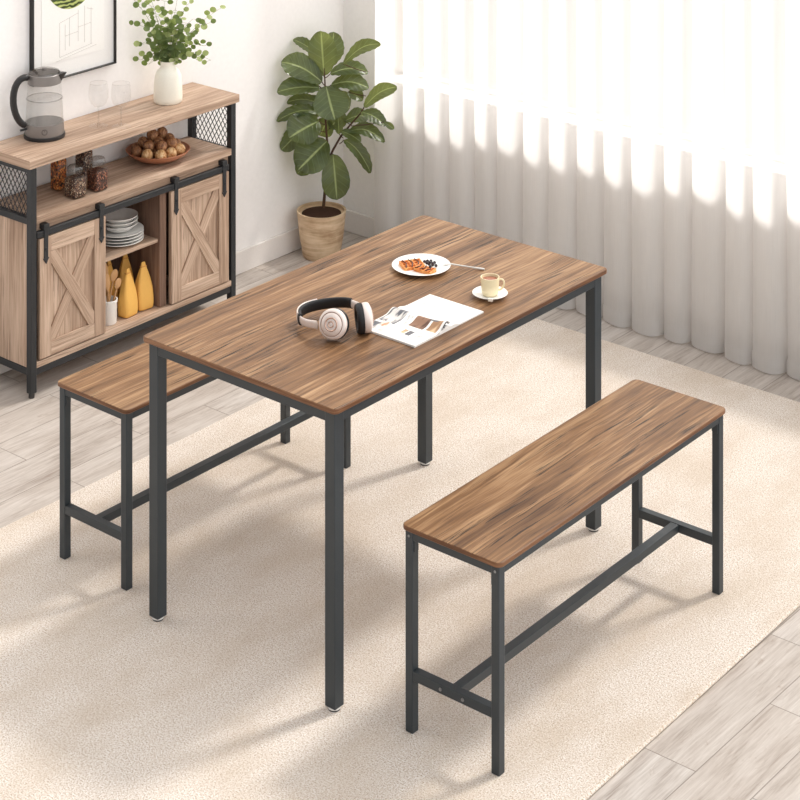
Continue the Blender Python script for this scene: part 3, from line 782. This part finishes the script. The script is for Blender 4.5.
def bag(y, x, h, w_, d_, label, rz=0.):
    root = thing('paper_bag', label, 'paper bag', (x, y, ZI), rz, 'yellow bags in the sideboard')
    prof = [(0, .92, .94), (.03, .98, 1.0), (.20, 1.0, 1.04), (.38, .88, 1.0), (.55, .66, .86), (.70, .46, .66), (.84, .26, .44), (.92, .13, .27), (1., .06, .25)]
    mb = MB(); n = 24
    for i, (t, a, b) in enumerate(prof):
        pts = rrect(2, 2, .45, 5)
        for k, p in enumerate(pts):
            wr = 1 + (.10 * math.sin(k * 2.6 + i) if i > 3 else .015 * math.sin(k * 2))
            mb.v.append((p[0] * d_ / 2 * a * wr, p[1] * w_ / 2 * b * wr, t * h + (.006 * math.sin(k * 2.1) if i == len(prof) - 1 else 0)))
    n = 24
    for i in range(len(prof) - 1):
        for k in range(n): mb.face([i * n + k, i * n + (k + 1) % n, (i + 1) * n + (k + 1) % n, (i + 1) * n + k], None, 0)
    mb.face(list(range(n))[::-1]); mb.face([(len(prof) - 1) * n + k for k in range(n)])
    mb.build('bag', 'bag', root, subd=1, smooth=180)
    MB().tube([(-d_ * .10, -w_ * .16, .90 * h), (-d_ * .10, w_ * .16, .90 * h), (d_ * .10, w_ * .16, .90 * h), (d_ * .10, -w_ * .16, .90 * h), (-d_ * .10, -w_ * .16, .90 * h)], .0018, 6).build('tie', 'bag_tie', root)
bag(.575, -1.664, .165, .066, .050, 'yellow pinched top bag nearest the crock in the compartment', .1)
bag(.652, -1.668, .165, .066, .050, 'yellow pinched top bag at the right front of the compartment', -.1)
bag(.560, -1.745, .180, .062, .046, 'shaded yellow bag behind, on the crock side', .2)
bag(.640, -1.748, .180, .062, .046, 'shaded yellow bag behind, beside the right divider', -.2)

# ------------------------------------------------------------------ things on the table
ZB = .75
def breakfast():
    c = onz(421.2, 266.0, ZB + .008)
    o = MB().lathe([(0, .001), (.050, .0), (.053, .003), (.070, .006), (.083, .011), (.0845, .0125), (.083, .0130), (.068, .0085), (.052, .0055), (0, .005)], 64).build('plate', 'ceramic', smooth=60)
    o.location = (c.x, c.y, ZB); tag(o, 'round white breakfast plate with waffles on the dining table', 'plate')
    zf = ZB + .006
    def waffle(u, v, rz, L, Wd, tilt, label, z):
        p = onz(u, v, z); root = thing('waffle_slice', label, 'waffle', (p.x, p.y, z), rz, 'waffle slices on the plate'); root.rotation_euler = (tilt, 0, rz)
        m = MB(); m.box(-L / 2, L / 2, -Wd / 2, Wd / 2, 0, .006)
        n = 5
        for i in range(n + 1): x = -L / 2 + (L - .004) * i / n; m.box(x, x + .004, -Wd / 2, Wd / 2, .0055, .0105)
        for i in range(4): y = -Wd / 2 + (Wd - .004) * i / 3; m.box(-L / 2, L / 2, y, y + .004, .0055, .0100)
        m.build('waffle', 'waffle', root, bevel=.0012)
        s_ = MB()
        for i in range(3): x = -L / 2 + L * (i + .6) / 3.4; s_.tube([(x - .006, -Wd / 2 + .002, .0112), (x + .003, 0, .0118), (x - .002, Wd / 2 - .002, .0112)], .0016, 6)
        s_.build('syrup', 'syrup', root)
    waffle(412, 266.5, 1.05, .064, .048, .10, 'ridged waffle slice on the left of the plate', zf)
    waffle(425, 271.5, .05, .060, .030, .12, 'narrow waffle slice at the front of the plate', zf)
    rnd = random.Random(4)
    bm = MB().ellip((0, 0, 0), (.0048, .0048, .0044), 10, 7); br = bm.build('blueberry', 'berry', smooth=180); first = True
    for u, v, h in ((424.5, 261.5, .006), (427.5, 261, .006), (431, 261, .006), (434.5, 262.5, .006), (429, 264, .007), (432.5, 265, .006), (436, 265.5, .006), (427, 263, .015), (430, 262.5, .015), (433, 263.5, .014), (430.5, 266.5, .013)):
        o = br if first else br.copy()
        if not first: COL.objects.link(o)
        first = False; p = onz(u, v, zf + h); o.location = p
        tag(o, 'dark blueberry piled beside the waffles on the plate', 'blueberry', 'blueberries on the breakfast plate')
    # fork resting over the rim
    a = onz(441, 262.5, ZB + .0165); b = onz(484.5, 269.3, ZB + .0025)
    root = thing('fork', 'slim steel fork resting over the right rim of the plate', 'fork', a)
    d = b - a; L = d.length; dn = d.normalized(); sd = dn.cross(Vector((0, 0, 1))).normalized()
    h = MB(); h.tube([dn * .026, dn * .045, dn * .08, dn * (L - .01), dn * L], [.0030, .0022, .0020, .0032, .0028], 8); h.build('handle', 'steel', root)
    hd = MB(); hd.tube([dn * .030, dn * .022 + Vector((0, 0, -.0015)), dn * .014 + Vector((0, 0, -.002))], .004, 12, flat=(.0010, .0065))
    for k in (-1.5, -.5, .5, 1.5): hd.tube([dn * .016 + sd * k * .0034 + Vector((0, 0, -.002)), dn * .004 + sd * k * .0034 + Vector((0, 0, -.001)), dn * -.006 + sd * k * .0034 + Vector((0, 0, .002))], .0008, 6)
    hd.build('tines', 'steel', root)
    # cup and saucer
    c = onz(490, 295.3, ZB + .004)
    o = MB().lathe([(0, .001), (.026, 0), (.028, .002), (.042, .007), (.0495, .0125), (.0485, .0135), (.040, .0095), (.026, .0055), (0, .005)], 56).build('saucer', 'ceramic', smooth=60)
    o.location = (c.x, c.y, ZB); tag(o, 'small white saucer under the cream coffee cup', 'saucer')
    root = thing('coffee_cup', 'small cream espresso cup full of coffee standing on its saucer', 'cup', (c.x, c.y, ZB + .0056))
    MB().lathe([(0, 0), (.019, 0), (.0215, .003), (.0235, .010), (.0250, .030), (.0262, .050), (.0240, .050), (.0228, .030), (.021, .010), (0, .008)], 48).build('body', 'cup', root, smooth=60)
    MB().lathe([(.0, .042), (.0234, .042), (.0234, .0425), (.0, .0430)], 36).build('coffee', 'coffee', root)
    e = (RIGHT + Vector((.15, .1, 0))).normalized(); pts = []
    for t, z in ((.0240, .042), (.034, .045), (.0400, .037), (.0385, .025), (.032, .015), (.0225, .013)): pts.append(e * t + Vector((0, 0, z)))
    MB().tube(pts, .003, 10).build('handle', 'cup', root, subd=1)
    sk = MB().cube((0, 0, .004), (.013, .009, .008), X=Matrix.Rotation(.5, 4, 'Z')).build('sugar_cube', 'cream', bevel=.001)
    p = onz(490.5, 301, ZB + .010); sk.location = (p.x, p.y, ZB + .0095); tag(sk, 'pale wrapped biscuit on the saucer in front of the cup', 'biscuit')
breakfast()

def magazine():
    x0, x1, y0, ys, y1 = .074, .262, -.190, -.040, .106
    root = thing('magazine', 'open magazine with photo page and plain page lying on the dining table', 'magazine', ((x0 + x1) / 2, ys, ZB))
    cx = (x0 + x1) / 2; hw = (x1 - x0) / 2
    mats = ['page', 'photo_room', 'photo_brown', 'photo_beige', 'photo_orange', 'text_ink', 'photo_dark']
    def prof_near(t):    # t: 0 at the spine .. 1 outer edge
        return .004 + .011 * math.exp(-((t - .10) / .13) ** 2) + .001 * (1 - t)
    def prof_far(t): return .003 + .006 * math.exp(-((t - .08) / .12) ** 2)
    def page(name, ya, yb, prof, lift, cells, nx=46, ny=38, thick=True, curl=0.):
        m = MB()
        for j in range(ny + 1):
            t = j / ny
            for i in range(nx + 1):
                s = i / nx; z = prof(t) + lift + curl * (s ** 6) * math.exp(-((t - .12) / .16) ** 2)
                m.v.append(((s * 2 - 1) * hw, ya + (yb - ya) * t, z))
        for j in range(ny):
            for i in range(nx):
                s, t = (i + .5) / nx, (j + .5) / ny; mi = 0
                for (s0, s1, t0, t1, k) in cells:
                    if s0 <= s <= s1 and t0 <= t <= t1: mi = k
                q = [j * (nx + 1) + i, j * (nx + 1) + i + 1, (j + 1) * (nx + 1) + i + 1, (j + 1) * (nx + 1) + i]
                m.face(q if yb > ya else q[::-1], None, mi)
        o = m.build(name, mats, root, smooth=180); md = o.modifiers.new('solid', 'SOLIDIFY'); md.thickness = .0008; md.offset = -1
        return o
    # page blocks underneath
    def block(name, ya, yb, prof):
        m = MB(); n = 20
        for j in range(n + 1):
            t = j / n; y = ya + (yb - ya) * t
            for x, z in ((-hw, .0004), (hw, .0004), (hw, prof(t) * .92), (-hw, prof(t) * .92)): m.v.append((x, y, z))
        for j in range(n):
            for k in range(4): m.face([j * 4 + k, j * 4 + (k + 1) % 4, (j + 1) * 4 + (k + 1) % 4, (j + 1) * 4 + k])
        m.face([0, 1, 2, 3]); m.face([n * 4 + 3, n * 4 + 2, n * 4 + 1, n * 4]); m.build(name, 'page', root)
    block('page_block', 0, y0 - ys, prof_near); block('page_block', 0, y1 - ys, prof_far)
    page('photo_page', 0, y0 - ys, prof_near, .0012, [(.02, .30, .02, .52, 1), (.48, .74, .08, .40, 2), (.78, .95, .08, .38, 3), (.10, .26, .50, .72, 4), (.34, .44, .12, .50, 5), (.54, .60, .56, .72, 3), (.64, .72, .56, .74, 6), (.78, .94, .48, .80, 5), (.08, .40, .80, .92, 5), (.0, .16, .60, .95, 1)], curl=.012)
    page('plain_page', 0, y1 - ys, prof_far, .0012, [(.08, .46, .16, .20, 5), (.08, .46, .26, .30, 5), (.08, .46, .36, .40, 5), (.08, .46, .46, .50, 5), (.54, .92, .16, .20, 5), (.54, .92, .26, .30, 5), (.54, .92, .36, .40, 5), (.08, .46, .56, .60, 5), (.54, .92, .46, .50, 5), (.54, .92, .70, .74, 5)])
    # turning leaf rolled beside the spine
    m = MB(); n = 12
    for i in range(n + 1):
        a = -.4 + 3.3 * i / n
        for x, rr in ((hw - .055, .004), (hw + .001, .011)): m.v.append((x, -.012 - rr * math.cos(a) - .004, .016 + rr * math.sin(a) * .75))
    for i in range(n): m.face([2 * i, 2 * i + 1, 2 * i + 3, 2 * i + 2])
    m.build('curled_page', 'photo_dark', root, solid=.0006, smooth=180)['label'] = 'dark rolled page beside the spine'
magazine()

def headphones():
    z = ZB
    b1 = onz(333, 341.5, ZB); b2 = onz(366, 332.5, ZB)
    ax1 = (-VIEW * .93 - RIGHT * .30 + Vector((0, 0, .32))).normalized()
    ax2 = (RIGHT * .97 + VIEW * .18 + Vector((0, 0, .06))).normalized()
    r = .0385
    p1 = Vector((b1.x, b1.y, z + .0455)); p2 = Vector((b2.x, b2.y, z + .0395))
    root = thing('headphones', 'rose white over ear headphones with black cushions lying on the table', 'headphones', ((p1.x + p2.x) / 2, (p1.y + p2.y) / 2, z))
    o0 = Vector(root.location)
    def cup(p, ax, r, th):
        X = Matrix.Translation(p - o0) @ rot_to(ax)
        sh = MB().lathe([(0, -.008), (r * .96, -.008), (r, -.004), (r, .003), (r * .95, .009), (r * .80, .0125), (r * .74, .0120), (r * .70, .0145), (r * .40, .0165), (0, .0170)], 48, X, mis=[0, 0, 0, 0, 0, 1, 0, 0, 0]).build('ear_cup', ['rose', 'rose_dark'], root, smooth=50)
        MB().lathe([(r * .46, .0165), (r * .42, .0182), (r * .36, .0165)], 40, X, mi=0).build('ring', 'rose_dark', sh)
        MB().lathe([(r * .22, .0170), (r * .18, .0184), (r * .14, .0170)], 30, X, mi=0).build('ring', 'rose_dark', sh)
        MB().lathe([(0, -.012), (r * .55, -.012), (r * .60, -.020), (r * .72, -.026), (r * .92, -.026), (r * 1.02, -.018), (r * 1.0, -.009), (0, -.008)], 48, X).build('cushion', 'cushion', root, smooth=80)
    cup(p1, ax1, r, 0); cup(p2, ax2, .0385, 0)
    P = [onz(317, 325, z + .036), onz(306, 323, z + .030), onz(300, 319, z + .026), onz(300, 313, z + .028), onz(307, 308, z + .030), onz(320, 304.5, z + .033), onz(336, 302.5, z + .038), onz(350, 303, z + .044), onz(360, 307, z + .048)]
    P = [p - o0 for p in P]
    def smoothpath(P, n=6):
        out = []
        for i in range(len(P) - 1):
            a, b, c, d = P[max(i - 1, 0)], P[i], P[i + 1], P[min(i + 2, len(P) - 1)]
            for k in range(n):
                t = k / n; out.append(.5 * ((2 * b) + (c - a) * t + (2 * a - 5 * b + 4 * c - d) * t * t + (3 * b - a - 3 * c + d) * t ** 3))
        out.append(P[-1]); return out
    Q = smoothpath(P)
    MB().tube(Q[:16], .01, 16, flat=(.0105, .0030)).build('slider', 'rose', root, smooth=60)
    MB().tube(Q[11:44], .01, 16, flat=(.0145, .0058)).build('headband', 'cushion', root, smooth=60)
    ctr = sum((q for q in Q), Vector()) / len(Q)
    outer = [q + (q - ctr).normalized() * .0050 + Vector((0, 0, .004)) for q in Q[13:30]]
    MB().tube(outer, .01, 14, flat=(.0120, .0026)).build('band_shell', 'rose', root, smooth=60)
    MB().tube([Q[42], Q[46], Q[-1]], .01, 12, flat=(.0105, .0035)).build('slider', 'rose', root, smooth=60)
headphones()

# ------------------------------------------------------------------ fiddle leaf fig
def fig():
    c = onz(321.5, 255.5, FZ)
    pot = MB().lathe([(0, .0), (.070, .0), (.074, .004), (.088, .09), (.096, .172), (.0975, .180), (.0905, .180), (.088, .168), (.0, .160)], 56).build('plant_pot', 'pot', smooth=50)
    pot.location = (c.x, c.y, FZ); tag(pot, 'round tan wood effect plant pot in the room corner', 'plant pot')
    root = thing('fiddle_leaf_fig', 'fiddle leaf fig with large glossy leaves growing from the tan pot', 'plant', (c.x, c.y, FZ + .16))
    o0 = Vector(root.location); d0 = depth_of(c)
    MB().lathe([(0, -.006), (.084, -.006), (.0885, .006), (.06, .009), (0, .012)], 40).build('soil', 'soil', root)
    def P(u, v, off=0.):
        p = at(u, v, d0 + off); p.x = max(p.x, WX + .012); p.y = min(p.y, WY - .02); return p - o0
    tr = MB()
    tr.tube([P(323.5, 207), P(325, 190), P(327, 172), P(328, 158), P(327, 140), P(325.5, 120), P(325, 100), P(325, 82), P(324, 68)], [.0062, .0058, .0055, .0052, .0045, .004, .0036, .003, .0022], 10)
    tr.tube([P(327.5, 162), P(333, 150, -.005), P(341, 136, -.01), P(351, 124, -.02), P(361, 113, -.04), P(366, 104, -.05)], [.0048, .0044, .004, .0034, .0028, .002], 10)
    tr.build('trunk', 'trunk', root)
    # base u,v,off, tip u,v,off, width px, normal bias (towards right, up), fold, droop
    L = [
        (324, 76, 0, 321, 31, -.01, 27, 0, .1, .10, .00),
        (329, 68, .03, 334, 32, .05, 24, .5, .0, .10, .00),
        (318, 55, .04, 287, 38, .06, 12, 0, 1.2, .2, .05),
        (322, 82, -.02, 281, 62, -.05, 25, -.1, .8, .15, .08),
        (319, 86, -.01, 266, 84, .02, 14, -.2, .7, .2, .05),
        (320, 88, -.03, 277, 92, -.08, 18, -.3, .9, .2, .05),
        (326, 86, -.02, 335, 120, -.09, 33, .1, .6, .12, -.02),
        (330, 74, 0, 368, 72, .02, 16, .3, 1.2, .15, .10),
        (331, 85, -.01, 369, 88, -.02, 20, .3, 1.2, .15, .10),
        (343, 64, .0, 381, 44, -.03, 13, .5, .9, .25, .12),
        (348, 92, .02, 363, 100, 0, 13, .4, .9, .15, .05),
        (364, 107, -.05, 397, 87, -.09, 14, .5, .8, .25, .10),
        (361, 112, -.05, 386, 126, -.09, 15, .4, 1.1, .15, .08),
        (384, 122, -.09, 394, 129, -.10, 6, .4, .3, .2, .0),
        (347, 132, -.03, 385, 142, -.05, 14, .3, .9, .2, .15),
        (344, 140, 0, 371, 173, .01, 14, .6, .4, .2, .12),
        (333, 154, -.02, 337, 200, -.04, 27, .2, .1, .12, .0),
        (327, 141, -.03, 298, 170, -.09, 33, -.1, .5, .12, .0),
        (324, 146, 0, 297, 174, -.02, 20, -.3, .4, .12, .0),
        (319, 121, -.03, 289, 138, -.10, 33, -.1, .7, .12, .02),
        (303, 128, .01, 277, 149, .0, 19, -.3, .5, .15, .0),
        (322, 112, .0, 272, 120, -.02, 13, -.3, .8, .2, .10),
        (320, 104, .02, 281, 101, .03, 12, -.1, .9, .2, .1),
        (339, 134, -.03, 338, 117, -.05, 9, .3, .4, .2, .0),
        (341, 131, -.03, 361, 142, -.06, 11, .4, .9, .15, .05),
        (328, 118, .02, 320, 136, .03, 20, 0, .4, .1, .0),
        (345, 121, 0, 369, 117, .02, 15, .2, .9, .2, .10),
        (324, 100, .03, 306, 112, .05, 22, 0, .6, .1, .0),
        (330, 96, .03, 350, 108, .05, 22, 0, .6, .1, .0),
        (330, 128, .02, 344, 112, .04, 18, .2, .4, .1, .0),
    ]
    mb = MB(); n, m = 40, 8; rnd = random.Random(9); pm = d0 / FPX
    for (bu, bv, bo, tu, tv, to, wp, nr, nu, fold, droop) in L:
        A, T = P(bu, bv, bo), P(tu, tv, to); ax = T - A; Ln = ax.length; a = ax.normalized()
        N = (-VIEW + RIGHT * nr + Vector((0, 0, nu))).normalized(); N = (N - a * N.dot(a)).normalized(); S = a.cross(N)
        b = len(mb.v); hw = wp * pm / 2 * 1.36; ph = rnd.uniform(0, 6)
        for i in range(n + 1):
            t = i / n
            # fiddle outline: narrow base, slight waist, broad round end
            wv = (math.sin(PI * min(1, t ** .80)) ** .55) * (.56 + .52 * t ** 1.2) if 0 < t < 1 else 0.
            wv = max(wv, .02); cp = A + ax * t + Vector((0, 0, 1)) * (droop * Ln * 1.2 * math.sin(PI * t) ) 
            for j in range(m + 1):
                s = j / m * 2 - 1
                rip = .016 * Ln * math.sin(2 * PI * (6.5 * t - 1.6 * abs(s))) * min(1, abs(s) * 2) * (1 if 0 < t < 1 else 0) + .07 * hw * math.sin(t * 9 + ph + (s > 0) * 1.5) * abs(s)
                q = cp + S * (s * hw * wv) + N * (abs(s) * fold * hw * 1.6 * wv + rip - .03 * (2 * t - 1) ** 2 * 0)
                q2 = q + o0
                if q2.x < WX + .006: q.x = WX + .006 - o0.x
                if q2.y > WY - .01: q.y = WY - .01 - o0.y
                mb.v.append(tuple(q))
        for i in range(n):
            for j in range(m):
                q = [b + i * (m + 1) + j, b + i * (m + 1) + j + 1, b + (i + 1) * (m + 1) + j + 1, b + (i + 1) * (m + 1) + j]
                uv = [(i / n, j / m), (i / n, (j + 1) / m), ((i + 1) / n, (j + 1) / m), ((i + 1) / n, j / m)]
                mb.face(q, uv)
    mb.build('leaves', 'leaf', root, smooth=180)
    st = MB()
    for (bu, bv, bo, *_r) in L:
        A = P(bu, bv, bo)
        tv = min(max(bv + 4, 72), 158); Cc = P(325 if bu < 338 else min(366, max(330, 330 + (158 - tv) * .66)), tv, 0 if bu < 350 else -.03)
        st.tube([Cc, (Cc + A) / 2 + Vector((0, 0, -.002)), A], .0018, 6)
    st.build('leaf_stalks', 'trunk', root)
fig()

# ------------------------------------------------------------------ light
sd = bpy.data.lights.new('sun', 'SUN'); so = bpy.data.objects.new('sun', sd); COL.objects.link(so)
EL = R(52); so.rotation_euler = Vector((-.30 * math.cos(EL), -.954 * math.cos(EL), -math.sin(EL))).to_track_quat('-Z', 'Y').to_euler()
so.location = (1.5, 6, 6)
sd.energy = 9.5; sd.angle = R(8); sd.color = (1, .965, .92)
wd = bpy.data.worlds.new('world'); SC.world = wd; wd.use_nodes = True
wt = wd.node_tree; bg = wt.nodes['Background']
tcw = wt.nodes.new('ShaderNodeTexCoord')
dp = wt.nodes.new('ShaderNodeVectorMath'); dp.operation = 'DOT_PRODUCT'; wt.links.new(tcw.outputs[0], dp.inputs[0]); dp.inputs[1].default_value = (.72, .48, .50)
cr = wt.nodes.new('ShaderNodeMapRange'); wt.links.new(dp.outputs['Value'], cr.inputs[0]); cr.inputs[1].default_value = -.5; cr.inputs[2].default_value = 1; cr.inputs[3].default_value = .12; cr.inputs[4].default_value = 1.85
bg.inputs[0].default_value = (.985, .99, 1, 1); wt.links.new(cr.outputs[0], bg.inputs[1])
SC.view_settings.view_transform = 'Standard'; SC.view_settings.look = 'None'; SC.view_settings.gamma = 1; SC.view_settings.use_curve_mapping = False
SC.view_settings.exposure = -.12
SC.cycles.transparent_max_bounces = 24
SC.cycles.max_bounces = 8
